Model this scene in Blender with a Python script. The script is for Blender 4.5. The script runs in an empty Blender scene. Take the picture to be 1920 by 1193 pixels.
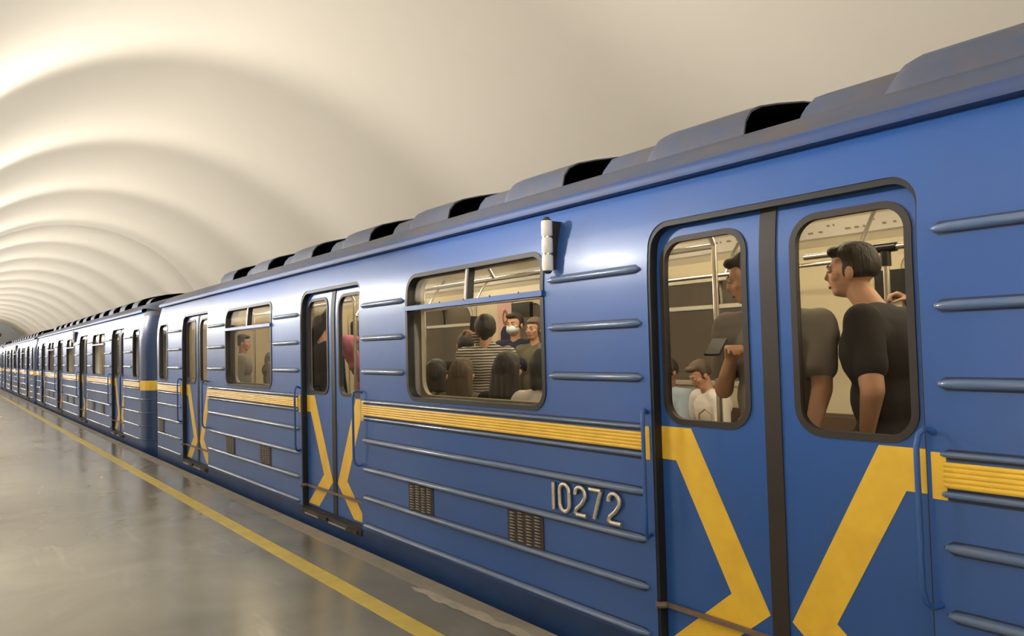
import bpy, bmesh, math, random
from mathutils import Vector, Matrix, noise
random.seed(7)
SC = bpy.context.scene
COL = SC.collection
PI = math.pi

# ---------------------------------------------------------------- camera, world, exposure
CAM_F, CAM_D, CAM_H = 1415.08, 2.774, 1.670
YAW, PIT, ROL = 0.647718, 0.0397128, -0.0258935
fw = Vector((-math.cos(YAW) * math.cos(PIT), math.sin(YAW) * math.cos(PIT), math.sin(PIT)))
rt = fw.cross(Vector((0, 0, 1))).normalized()
up = rt.cross(fw)
r2 = rt * math.cos(ROL) + up * math.sin(ROL)
u2 = up * math.cos(ROL) - rt * math.sin(ROL)
cd = bpy.data.cameras.new('camera')
cd.sensor_width = 36.0
cd.lens = CAM_F / 1920 * 36.0
cd.clip_end = 300
cam = bpy.data.objects.new('camera', cd)
COL.objects.link(cam)
m = Matrix((r2, u2, -fw)).transposed().to_4x4()
m.translation = Vector((0, -CAM_D, CAM_H))
cam.matrix_world = m
SC.camera = cam
SC.view_settings.view_transform = 'Standard'
SC.view_settings.look = 'None'
SC.view_settings.exposure = 0.25
SC.view_settings.gamma = 1.0
SC.view_settings.use_curve_mapping = False
SC.cycles.use_denoising = True
SC.cycles.max_bounces = 8
SC.cycles.diffuse_bounces = 5
SC.cycles.transparent_max_bounces = 16
SC.cycles.caustics_reflective = False
SC.cycles.caustics_refractive = False
SC.cycles.sample_clamp_indirect = 6.0
w = bpy.data.worlds.new('world')
SC.world = w
w.use_nodes = True
w.node_tree.nodes['Background'].inputs[0].default_value = (0.6, 0.55, 0.48, 1)
w.node_tree.nodes['Background'].inputs[1].default_value = 0.05

# light strengths of the place, all in one spot
COVE_FILL = 460.0       # unseen fill added along the cornice, whole length
SPOT_POWER = 1120.0
BULB_POWER = 40.0      # bare bulb of each uplight      # each wall uplight
HALL_POWER = 13000.0      # fill added in the unseen hall behind the archways
SALOON_EMIT = 19.0        # lamps inside the carriages

# ---------------------------------------------------------------- materials
MATS = {}
def mat(name, col, rough=0.5, metal=0.0, noise_amt=0.0, noise_scale=4.0, col2=None, bump=0.0, bump_scale=40.0,
        coat=0.0, stretch=(1, 1, 1), emit=None, spec=0.5):
    m = bpy.data.materials.new(name)
    m.use_nodes = True
    nt = m.node_tree
    b = nt.nodes['Principled BSDF']
    b.inputs['Base Color'].default_value = (*col, 1)
    b.inputs['Roughness'].default_value = rough
    b.inputs['Metallic'].default_value = metal
    b.inputs['Coat Weight'].default_value = coat
    b.inputs['Coat Roughness'].default_value = 0.18
    b.inputs['Specular IOR Level'].default_value = spec
    tc = nt.nodes.new('ShaderNodeTexCoord')
    mp = nt.nodes.new('ShaderNodeMapping')
    mp.inputs['Scale'].default_value = stretch
    nt.links.new(tc.outputs['Object'], mp.inputs['Vector'])
    if noise_amt > 0:
        n = nt.nodes.new('ShaderNodeTexNoise')
        n.inputs['Scale'].default_value = noise_scale
        n.inputs['Detail'].default_value = 3
        n.inputs['Roughness'].default_value = 0.6
        nt.links.new(mp.outputs[0], n.inputs['Vector'])
        r = nt.nodes.new('ShaderNodeValToRGB')
        r.color_ramp.elements[0].position = 0.38
        r.color_ramp.elements[1].position = 0.80
        r.color_ramp.elements[0].color = (0, 0, 0, 1)
        r.color_ramp.elements[1].color = (noise_amt,) * 3 + (1,)
        nt.links.new(n.outputs['Fac'], r.inputs[0])
        mx = nt.nodes.new('ShaderNodeMix')
        mx.data_type = 'RGBA'
        mx.inputs['A'].default_value = (*col, 1)
        c2 = col2 or tuple(c * 0.6 for c in col)
        mx.inputs['B'].default_value = (*c2, 1)
        nt.links.new(r.outputs[0], mx.inputs['Factor'])
        nt.links.new(mx.outputs['Result'], b.inputs['Base Color'])
        rr = nt.nodes.new('ShaderNodeMath')
        rr.operation = 'MULTIPLY_ADD'
        rr.inputs[1].default_value = 0.10
        rr.inputs[2].default_value = max(rough - 0.05, 0.03)
        nt.links.new(n.outputs['Fac'], rr.inputs[0])
        nt.links.new(rr.outputs[0], b.inputs['Roughness'])
    if bump > 0:
        n2 = nt.nodes.new('ShaderNodeTexNoise')
        n2.inputs['Scale'].default_value = bump_scale
        n2.inputs['Detail'].default_value = 4
        nt.links.new(mp.outputs[0], n2.inputs['Vector'])
        bp = nt.nodes.new('ShaderNodeBump')
        bp.inputs['Strength'].default_value = bump
        bp.inputs['Distance'].default_value = 0.02
        nt.links.new(n2.outputs['Fac'], bp.inputs['Height'])
        nt.links.new(bp.outputs[0], b.inputs['Normal'])
    if emit:
        b.inputs['Emission Color'].default_value = (*emit[0], 1)
        b.inputs['Emission Strength'].default_value = emit[1]
    MATS[name] = m
    return m

M_BLUE = mat('blue_paint', (0.025, 0.104, 0.385), 0.38, noise_amt=0.40, noise_scale=1.2, col2=(0.045, 0.085, 0.20), bump=0.10, bump_scale=3.0, coat=0.08)
M_RIB = mat('rib_highlight_blue', (0.10, 0.17, 0.33), 0.17, noise_amt=0.7, noise_scale=5, col2=(0.17, 0.20, 0.27), coat=0.5)  # paler than the body: lamp highlights on the ribs put into the colour
M_RIBEDGE = mat('rib_edge_dark', (0.016, 0.030, 0.078), 0.55)  # darker blue for the strips bordering the ribs
M_BLUEEND = mat('end_blue_shaded', (0.018, 0.055, 0.17), 0.4, noise_amt=0.4, noise_scale=3)  # body blue darkened: shade on the end faces is put into the colour
M_BLUELOW = mat('skirt_blue', (0.016, 0.05, 0.16), 0.45, noise_amt=0.5, noise_scale=2.5, col2=(0.012, 0.02, 0.05))
M_ROOF = mat('roof_dusty_blue', (0.058, 0.080, 0.145), 0.62, noise_amt=0.9, noise_scale=2.6, col2=(0.115, 0.092, 0.078), bump=0.2, bump_scale=9)
M_GUT = mat('gutter_blue', (0.024, 0.065, 0.22), 0.6, noise_amt=0.6, noise_scale=3, col2=(0.07, 0.07, 0.10))
M_YEL = mat('yellow_paint', (0.93, 0.60, 0.06), 0.38, noise_amt=0.35, noise_scale=6, col2=(0.55, 0.27, 0.03), coat=0.2)
M_RUB = mat('black_rubber', (0.012, 0.011, 0.012), 0.55)
M_BRUB = mat('brown_rubber', (0.028, 0.021, 0.017), 0.6)
M_METAL = mat('worn_chrome', (0.62, 0.60, 0.57), 0.25, metal=1.0)
M_DIGIT = mat('digit_metal', (0.72, 0.66, 0.57), 0.32, metal=0.85, noise_amt=0.5, noise_scale=40, col2=(0.30, 0.2, 0.13))
M_DARK = mat('underframe_dark', (0.02, 0.02, 0.022), 0.7)
M_SILL = mat('sill_brown', (0.02, 0.016, 0.014), 0.6, noise_amt=0.6, noise_scale=20, col2=(0.1, 0.07, 0.05))
M_RUST = mat('rod_brown', (0.16, 0.13, 0.11), 0.5, noise_amt=0.7, noise_scale=30, col2=(0.32, 0.15, 0.07))
M_GRILLE = mat('grille_brown', (0.045, 0.04, 0.045), 0.65, noise_amt=0.6, noise_scale=30, col2=(0.10, 0.05, 0.035))
M_SLAT = mat('grille_slat', (0.26, 0.225, 0.18), 0.5)
M_LINE = mat('lining_beige', (0.50, 0.44, 0.31), 0.42, noise_amt=0.15, noise_scale=3)
M_CEIL = mat('saloon_ceiling', (0.62, 0.57, 0.45), 0.5)
M_TRIMI = mat('inner_frame', (0.42, 0.40, 0.34), 0.3)
M_SEAT = mat('seat_vinyl', (0.09, 0.055, 0.035), 0.45)
M_SFLOOR = mat('saloon_floor', (0.10, 0.075, 0.055), 0.5)
M_WHITE = mat('white_plastic', (0.72, 0.70, 0.66), 0.35)
M_LENS = mat('signal_lens', (0.88, 0.86, 0.82), 0.2, coat=0.5)
M_SCREEN = mat('screen_black', (0.006, 0.006, 0.007), 0.25)
M_VAULT = mat('vault_plaster', (0.475, 0.432, 0.360), 0.75, noise_amt=0.25, noise_scale=0.7, col2=(0.42, 0.378, 0.31), bump=0.05, bump_scale=1.2)
M_MARBLE = mat('pylon_marble', (0.50, 0.46, 0.40), 0.25, noise_amt=0.4, noise_scale=2, col2=(0.42, 0.36, 0.3))
M_ENDW = mat('end_wall_grey', (0.50, 0.55, 0.60), 0.7)
M_REDS = mat('red_sign', (0.16, 0.015, 0.015), 0.5)
M_CONC = mat('edge_concrete', (0.31, 0.27, 0.21), 0.55, noise_amt=0.6, noise_scale=5, col2=(0.17, 0.15, 0.12), bump=0.25, bump_scale=30)
M_TRACK = mat('trackbed', (0.05, 0.045, 0.04), 0.9, noise_amt=0.5, noise_scale=6)
M_LINEY = mat('line_yellow', (0.60, 0.45, 0.07), 0.4, noise_amt=0.6, noise_scale=7, col2=(0.38, 0.30, 0.12))
M_PATCH = mat('worn_patch', (0.42, 0.37, 0.29), 0.6, noise_amt=0.7, noise_scale=9, col2=(0.25, 0.215, 0.165))
M_TUBE = mat('lamp_diffuser', (0.9, 0.88, 0.8), 0.4, emit=((1.0, 0.90, 0.70), SALOON_EMIT))
M_BULB = mat('bulb', (0.9, 0.9, 0.85), 0.4, emit=((1.0, 0.93, 0.80), 12.0))
M_FIX = mat('fixture_bronze', (0.20, 0.15, 0.09), 0.4, metal=0.6)

# glass: thin tinted pane with fresnel reflection
def glass(name, tint, refl=0.6):
    m = bpy.data.materials.new(name)
    m.use_nodes = True
    nt = m.node_tree
    nt.nodes.remove(nt.nodes['Principled BSDF'])
    out = nt.nodes['Material Output']
    tr = nt.nodes.new('ShaderNodeBsdfTransparent')
    tr.inputs[0].default_value = (*tint, 1)
    gl = nt.nodes.new('ShaderNodeBsdfGlossy')
    gl.inputs['Roughness'].default_value = 0.04
    gl.inputs['Color'].default_value = (refl,) * 3 + (1,)
    fr = nt.nodes.new('ShaderNodeFresnel')
    geo = nt.nodes.new('ShaderNodeNewGeometry')
    io = nt.nodes.new('ShaderNodeMapRange')
    io.inputs['To Min'].default_value = 1.40; io.inputs['To Max'].default_value = 1 / 1.40
    nt.links.new(geo.outputs['Backfacing'], io.inputs['Value'])
    nt.links.new(io.outputs[0], fr.inputs['IOR'])
    mx = nt.nodes.new('ShaderNodeMixShader')
    nt.links.new(fr.outputs[0], mx.inputs[0])
    nt.links.new(tr.outputs[0], mx.inputs[1])
    nt.links.new(gl.outputs[0], mx.inputs[2])
    nt.links.new(mx.outputs[0], out.inputs[0])
    return m
M_GLASS = glass('window_glass', (0.90, 0.875, 0.83))
M_GLASS2 = glass('vent_glass', (0.92, 0.90, 0.85), 0.8)

# polished stone floor: grey-tan, pale streaks, soft variation of gloss
def floor_mat():
    m = mat('polished_floor', (0.155, 0.145, 0.112), 0.22)
    nt = m.node_tree
    b = nt.nodes['Principled BSDF']
    tc = nt.nodes.new('ShaderNodeTexCoord')
    def nz(scale, stretch, det=6, dist=0.0):
        mp = nt.nodes.new('ShaderNodeMapping')
        mp.inputs['Scale'].default_value = stretch
        mp.inputs['Rotation'].default_value = (0, 0, 0.9)
        nt.links.new(tc.outputs['Object'], mp.inputs['Vector'])
        n = nt.nodes.new('ShaderNodeTexNoise')
        n.inputs['Scale'].default_value = scale
        n.inputs['Detail'].default_value = det
        n.inputs['Distortion'].default_value = dist
        nt.links.new(mp.outputs[0], n.inputs['Vector'])
        return n
    n1 = nz(0.9, (1, 1, 1), 6, 0.4)
    n2 = nz(1.6, (0.5, 3.0, 1), 8, 0.8)
    rp = nt.nodes.new('ShaderNodeValToRGB')
    e = rp.color_ramp.elements
    e[0].position = 0.30; e[0].color = (0.140, 0.131, 0.098, 1)
    e[1].position = 0.75; e[1].color = (0.245, 0.229, 0.172, 1)
    nt.links.new(n1.outputs['Fac'], rp.inputs[0])
    r2_ = nt.nodes.new('ShaderNodeValToRGB')
    e = r2_.color_ramp.elements
    e[0].position = 0.60; e[0].color = (0, 0, 0, 1)
    e[1].position = 0.74; e[1].color = (0.42, 0.42, 0.42, 1)
    nt.links.new(n2.outputs['Fac'], r2_.inputs[0])
    mx = nt.nodes.new('ShaderNodeMix'); mx.data_type = 'RGBA'
    mx.inputs['B'].default_value = (0.33, 0.29, 0.235, 1)
    nt.links.new(rp.outputs[0], mx.inputs['A'])
    nt.links.new(r2_.outputs[0], mx.inputs['Factor'])
    nt.links.new(mx.outputs['Result'], b.inputs['Base Color'])
    ma = nt.nodes.new('ShaderNodeMath'); ma.operation = 'MULTIPLY_ADD'
    ma.inputs[1].default_value = 0.25; ma.inputs[2].default_value = 0.10
    nt.links.new(n1.outputs['Fac'], ma.inputs[0])
    nt.links.new(ma.outputs[0], b.inputs['Roughness'])
    return m
M_FLOOR = floor_mat()

# ---------------------------------------------------------------- object helpers
def tag(o, label=None, cat=None, group=None, kind=None):
    if label: o['label'] = label
    if cat: o['category'] = cat
    if group: o['group'] = group
    if kind: o['kind'] = kind
    return o

def empty(name, loc, label, cat, group=None, rz=0.0):
    o = bpy.data.objects.new(name, None)
    o.empty_display_size = 0.2
    COL.objects.link(o)
    o.location = loc
    o.rotation_euler = (0, 0, rz)
    return tag(o, label, cat, group)

def link(name, me, parent=None, mats=None):
    if mats:
        for mm in (mats if isinstance(mats, (list, tuple)) else [mats]):
            me.materials.append(mm)
    o = bpy.data.objects.new(name, me)
    COL.objects.link(o)
    if parent: o.parent = parent
    return o

def smooth(me, ang=35):
    me.shade_smooth()
    me.set_sharp_from_angle(angle=math.radians(ang))

class MB:
    """collects simple shapes into one mesh"""
    def __init__(s): s.v = []; s.f = []; s.mi = []
    def add(s, vs, fs, mi=0):
        o = len(s.v)
        s.v += [tuple(v) for v in vs]
        s.f += [tuple(i + o for i in f) for f in fs]
        s.mi += [mi] * len(fs)
    def box(s, x0, x1, y0, y1, z0, z1, mi=0):
        vs = [(x, y, z) for x in (x0, x1) for y in (y0, y1) for z in (z0, z1)]
        s.add(vs, [(0, 1, 3, 2), (4, 6, 7, 5), (0, 4, 5, 1), (2, 3, 7, 6), (0, 2, 6, 4), (1, 5, 7, 3)], mi)
    def tube(s, pts, r, n=8, mi=0, cap=True, sq=(1, 1)):
        pts = [Vector(p) for p in pts]
        rs = r if isinstance(r, (list, tuple)) else [r] * len(pts)
        rings = []
        t0 = (pts[1] - pts[0]).normalized()
        a = t0.cross(Vector((0, 0, 1)))
        if a.length < 0.1: a = t0.cross(Vector((0, 1, 0)))
        a.normalize()
        for i, p in enumerate(pts):
            if i == 0: t = pts[1] - pts[0]
            elif i == len(pts) - 1: t = pts[-1] - pts[-2]
            else: t = (pts[i + 1] - p).normalized() + (p - pts[i - 1]).normalized()
            t.normalize()
            a = (a - t * a.dot(t)).normalized()
            b = t.cross(a)
            rings.append([p + (a * math.cos(2 * PI * k / n) * sq[0] + b * math.sin(2 * PI * k / n) * sq[1]) * rs[i] for k in range(n)])
        vs = [v for rg in rings for v in rg]
        fs = []
        for i in range(len(pts) - 1):
            for k in range(n):
                k2 = (k + 1) % n
                fs.append((i * n + k, i * n + k2, (i + 1) * n + k2, (i + 1) * n + k))
        if cap:
            fs.append(tuple(range(n))[::-1])
            fs.append(tuple((len(pts) - 1) * n + k for k in range(n)))
        s.add(vs, fs, mi)
    def ell(s, c, r, nu=16, nv=10, rot=None, mi=0):
        vs = []; c = Vector(c)
        for j in range(1, nv):
            th = PI * j / nv
            for i in range(nu):
                ph = 2 * PI * i / nu
                p = Vector((r[0] * math.sin(th) * math.cos(ph), r[1] * math.sin(th) * math.sin(ph), r[2] * math.cos(th)))
                vs.append(c + (rot @ p if rot else p))
        t = Vector((0, 0, r[2])); vs.append(c + (rot @ t if rot else t)); vs.append(c - (rot @ t if rot else t))
        fs = []
        for j in range(nv - 2):
            for i in range(nu):
                i2 = (i + 1) % nu
                fs.append((j * nu + i, (j + 1) * nu + i, (j + 1) * nu + i2, j * nu + i2))
        T = (nv - 1) * nu
        for i in range(nu):
            i2 = (i + 1) % nu
            fs.append((T, i, i2)); fs.append((T + 1, (nv - 2) * nu + i2, (nv - 2) * nu + i))
        s.add(vs, fs, mi)
    def cap(s, p0, r0, p1, r1, n=14):
        """tapered capsule"""
        p0 = Vector(p0); p1 = Vector(p1)
        d = p1 - p0
        if d.length < 1e-5: s.ell(p0, (r0,) * 3); return
        q = Vector((0, 0, 1)).rotation_difference(d.normalized()).to_matrix()
        L = d.length; prof = []
        for j in range(0, 5): a = -PI / 2 + PI / 2 * j / 4; prof.append((r0 * math.cos(a), r0 * math.sin(a)))
        for j in range(0, 5): a = PI / 2 * j / 4; prof.append((r1 * math.cos(a), L + r1 * math.sin(a)))
        vs = []
        for (rr, zz) in prof[1:-1]:
            for k in range(n): vs.append(p0 + q @ Vector((rr * math.cos(2 * PI * k / n), rr * math.sin(2 * PI * k / n), zz)))
        vs.append(p0 + q @ Vector((0, 0, prof[0][1]))); vs.append(p0 + q @ Vector((0, 0, prof[-1][1])))
        m_ = len(prof) - 2; fs = []
        for j in range(m_ - 1):
            for k in range(n):
                k2 = (k + 1) % n
                fs.append((j * n + k, j * n + k2, (j + 1) * n + k2, (j + 1) * n + k))
        for k in range(n):
            k2 = (k + 1) % n
            fs.append((m_ * n, k2, k)); fs.append((m_ * n + 1, (m_ - 1) * n + k, (m_ - 1) * n + k2))
        s.add(vs, fs)
    def mesh(s, name='mesh'):
        me = bpy.data.meshes.new(name)
        me.from_pydata(s.v, [], s.f)
        me.validate()
        if len(me.polygons) == len(s.mi): me.polygons.foreach_set('material_index', s.mi)
        me.update()
        return me
    def build(s, name, mats, parent=None, sm=35, fix=True):
        me = s.mesh(name)
        if fix: recalc(me)
        if sm: smooth(me, sm)
        return link(name, me, parent, mats)

def recalc(me):
    bm = bmesh.new(); bm.from_mesh(me)
    bmesh.ops.recalc_face_normals(bm, faces=bm.faces)
    bm.to_mesh(me); bm.free()

def rrect(x0, x1, z0, z1, r, n=6, rb=None):
    """rounded rectangle, r top radius, rb bottom radius"""
    rb = r if rb is None else rb
    P = []
    for cx, cz, a0, q in ((x1 - r, z1 - r, 0, r), (x0 + r, z1 - r, PI / 2, r), (x0 + rb, z0 + rb, PI, rb), (x1 - rb, z0 + rb, 1.5 * PI, rb)):
        if q < 1e-4: P.append((cx, cz)); continue
        for k in range(n + 1):
            a = a0 + PI / 2 * k / n
            P.append((cx + q * math.cos(a), cz + q * math.sin(a)))
    return P

BEND0 = 1.95
def bendy(z): return 0.30 * max(0.0, z - BEND0) ** 2
def bend_mesh(me, cut=True):
    if cut:
        bm = bmesh.new(); bm.from_mesh(me)
        for z in (1.95, 2.03, 2.11, 2.19, 2.27, 2.35, 2.43):
            bmesh.ops.bisect_plane(bm, geom=bm.verts[:] + bm.edges[:] + bm.faces[:], plane_co=(0, 0, z), plane_no=(0, 0, 1))
        bm.to_mesh(me); bm.free()
    for v in me.vertices: v.co.y += bendy(v.co.z)
    me.update()

def panel_mesh(outline, holes, y0, y1, bend=False):
    """flat sheet in the x-z plane from y0 to y1, with holes"""
    cu = bpy.data.curves.new('tmp', 'CURVE')
    cu.dimensions = '2D'; cu.fill_mode = 'BOTH'
    cu.extrude = abs(y1 - y0) / 2
    for poly in [outline] + list(holes):
        sp = cu.splines.new('POLY')
        sp.points.add(len(poly) - 1)
        for i, p in enumerate(poly): sp.points[i].co = (p[0], p[1], 0, 1)
        sp.use_cyclic_u = True
    ob = bpy.data.objects.new('tmp', cu)
    me = bpy.data.meshes.new_from_object(ob)
    bpy.data.objects.remove(ob); bpy.data.curves.remove(cu)
    ym = (y0 + y1) / 2
    for v in me.vertices:
        x, y, z = v.co
        v.co = (x, ym + z, y)
    bm = bmesh.new(); bm.from_mesh(me)
    bmesh.ops.remove_doubles(bm, verts=bm.verts, dist=1e-5)
    bmesh.ops.recalc_face_normals(bm, faces=bm.faces)
    bm.to_mesh(me); bm.free()
    if bend: bend_mesh(me)
    me.materials.clear()
    return me

def join(meshes, name='m'):
    """meshes -> one mesh, material index = mesh's second tuple item"""
    bm = bmesh.new()
    for me, mi in meshes:
        n0 = len(bm.faces)
        bm.from_mesh(me)
        bm.faces.ensure_lookup_table()
        for f in bm.faces[n0:]: f.material_index = mi
    out = bpy.data.meshes.new(name)
    bm.to_mesh(out); bm.free()
    return out

def part(name, me, parent, mats, sm=30):
    if sm: smooth(me, sm)
    return link(name, me, parent, mats)

def rib_into(mb, x0, x1, z, h=0.0185, d=0.030, ta=0.07, y=0.0, mi=0):
    """pressed rib with tapered ends: half-ellipse cross-section"""
    xs = [(x0, 0.05), (x0 + ta * .12, 0.55), (x0 + ta * .45, 0.85), (x0 + ta, 1.0)]
    n = max(2, int((x1 - x0) / 1.2))
    for i in range(1, n): xs.append((x0 + ta + (x1 - x0 - 2 * ta) * i / n, 1.0))
    xs += [(x1 - ta, 1.0), (x1 - ta * .45, 0.85), (x1 - ta * .12, 0.55), (x1, 0.05)]
    N = 8; vs = []
    for x, s in xs:
        for k in range(N + 1):
            a = PI * k / N
            vs.append((x, y + 0.001 - d * s * math.sin(a) ** 0.8, z + h * s * math.cos(a)))
    fs = []
    for i in range(len(xs) - 1):
        for k in range(N):
            a = i * (N + 1) + k
            fs.append((a, a + 1, a + N + 2, a + N + 1))
    mb.add(vs, fs, mi)

# ---------------------------------------------------------------- setting: tunnel, platform, lights
VY, VZ, VR = 0.69, 1.73, 4.30
X_NEAR, X_FAR = 14.0, -97.0
PZ = 0.10                                    # platform level
WALL_Y = -3.45
def vault():
    a_left = PI - math.asin((2.86 - VZ) / VR)
    a_right = math.asin((-1.05 - VZ) / VR)
    n = 64; xs = []
    x = X_NEAR
    while x > X_FAR: xs.append(x); x -= 1.5
    xs.append(X_FAR)
    for s in (-27.97, -28.0, -28.03): xs.append(s)
    xs = sorted(set(xs), reverse=True)
    mb = MB(); vs = []
    for x in xs:
        rr = VR - (0.0 if abs(x + 28.0) > 0.001 else -0.008)
        for k in range(n + 1):
            a = a_left + (a_right - a_left) * k / n
            vs.append((x, VY + rr * math.cos(a), VZ + rr * math.sin(a)))
    fs = []
    for i in range(len(xs) - 1):
        for k in range(n):
            a = i * (n + 1) + k
            fs.append((a, a + 1, a + n + 2, a + n + 1))
    mb.add(vs, fs)
    o = mb.build('ceiling', M_VAULT, sm=60, fix=False)
    tag(o, 'beige plaster barrel vault curving over train and platform', kind='structure')
vault()

PITCH_A = 5.25
ARCH0 = -6.7
def left_wall():
    holes = []
    k = -3
    while ARCH0 - PITCH_A * k > X_FAR + 2:
        c = ARCH0 - PITCH_A * k
        if c < X_NEAR - 2: holes.append(rrect(c - 1.1, c + 1.1, PZ - 0.0 + 0.001, 2.35, 0.6, 8, 0.0))
        k += 1
    me = panel_mesh([(X_FAR, PZ - 0.1), (X_NEAR, PZ - 0.1), (X_NEAR, 2.88), (X_FAR, 2.88)], holes, WALL_Y - 0.5, WALL_Y)
    o = link('wall_left', me, None, M_MARBLE)
    tag(o, 'marble pylon wall with archways on the hall side', kind='structure')
left_wall()
mb = MB(); mb.box(X_FAR, X_NEAR, -8.6, -0.24 - 0.001, PZ - 0.25, PZ)
tag(mb.build('floor', M_FLOOR, sm=0), 'polished grey stone platform floor', kind='structure')
mb = MB(); mb.box(X_FAR, X_NEAR, -0.24, -0.095, PZ - 0.30, PZ)
tag(mb.build('trim_1', M_CONC, sm=0), 'rough tan concrete coping along the platform edge', kind='structure')
mb = MB(); mb.box(X_FAR, X_NEAR, -0.30, -0.14, -1.05, PZ - 0.30)
tag(mb.build('wall_platform', M_DARK, sm=0), 'dark face below the platform edge', kind='structure')
mb = MB(); mb.box(X_FAR, X_NEAR, -0.30, 4.1, -1.15, -1.05)
tag(mb.build('ground', M_TRACK, sm=0), 'dark track bed under the train', kind='structure')
mb = MB(); mb.box(X_FAR, X_NEAR, -0.690, -0.565, PZ, PZ + 0.002)
tag(mb.build('trim_2', M_LINEY, sm=0), 'worn yellow safety line painted along the platform', kind='structure')
def patch():
    mb = MB(); n = 40; vs = []
    for i in range(n + 1):
        x = -4.50 + i * 0.045
        w0 = 0.040 * (0.6 + noise.noise((i * .31, 1, 0))) + 0.012
        w1 = 0.034 * (0.8 + noise.noise((i * .27, 7, 0))) + 0.012
        f = min(1, i / 4, (n - i) / 2 + .1)
        cy = -0.275 + 0.0016 * i
        vs += [(x, cy - w0 * f, PZ + 0.0025), (x, cy + w1 * f, PZ + 0.0025)]
    mb.add(vs, [(2 * i, 2 * i + 2, 2 * i + 3, 2 * i + 1) for i in range(n)])
    o = mb.build('trim_3', M_PATCH, sm=0, fix=False)
    tag(o, 'pale worn cement patch beside the platform edge', kind='structure')
patch()
# hall behind the pylons
mb = MB(); mb.box(X_FAR, X_NEAR, -8.7, -8.6, PZ - 0.1, 3.9)
tag(mb.build('wall_hall', M_MARBLE, sm=0), 'far marble wall of the central hall', kind='structure')
mb = MB(); mb.box(X_FAR, X_NEAR, -8.7, WALL_Y - 0.3, 3.8, 3.9)
tag(mb.build('ceiling_hall', M_VAULT, sm=0), 'plaster ceiling of the central hall', kind='structure')
mb = MB(); mb.box(X_FAR, X_NEAR, WALL_Y - 0.5, WALL_Y - 0.3, 2.87, 3.9)
tag(mb.build('wall_hall_upper', M_VAULT, sm=0), 'plaster above the pylons', kind='structure')
mb = MB(); mb.box(X_FAR - 0.2, X_FAR, -8.7, 5.2, -1.2, 6.2)
tag(mb.build('wall_far', M_ENDW, sm=0), 'blue-grey end wall at the far end of the tunnel', kind='structure')
mb = MB(); mb.box(X_NEAR, X_NEAR + 0.2, -8.7, 5.2, -1.2, 6.2)
tag(mb.build('wall_near', M_VAULT, sm=0), 'plaster end wall behind the camera', kind='structure')
mb = MB()
mb.box(X_FAR + 0.005, X_FAR + 0.08, 2.00, 2.34, 4.22, 4.68, 0); mb.box(X_FAR + 0.08, X_FAR + 0.085, 2.05, 2.29, 4.27, 4.63, 1)
tag(mb.build('wall_sign', [M_ENDW, M_REDS], sm=0), 'small dark red sign on the far tunnel end wall', 'sign')

def area(name, loc, sx, sy, power, col, rot, parent=None):
    l = bpy.data.lights.new(name, 'AREA'); l.shape = 'RECTANGLE'; l.size = sx; l.size_y = sy
    l.energy = power; l.color = col
    o = bpy.data.objects.new(name, l); COL.objects.link(o)
    o.location = loc; o.rotation_euler = rot
    if parent: o.parent = parent
    return o
WARM = (1.0, 0.955, 0.88)
# cornice, with an unseen fill strip added to light the vault
mb = MB(); mb.box(X_FAR, X_NEAR, WALL_Y, WALL_Y + 0.26, 2.78, 2.84); mb.box(X_FAR, X_NEAR, WALL_Y + 0.22, WALL_Y + 0.26, 2.84, 2.90)
tag(mb.build('trim_4', M_MARBLE, sm=0), 'cornice ledge along the pylon wall', kind='structure')
area('cornice_fill', ((X_FAR + X_NEAR) / 2, WALL_Y + 0.14, 2.86), X_NEAR - X_FAR - 1, 0.08, COVE_FILL * 10, WARM, (PI / 2 + 0.42, 0, 0))
area('hall_fill', ((X_FAR + X_NEAR) / 2, -6.2, 3.75), X_NEAR - X_FAR - 2, 1.2, HALL_POWER, WARM, (0, 0, 0))  # added general fill, reaching the platform through the archways

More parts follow.
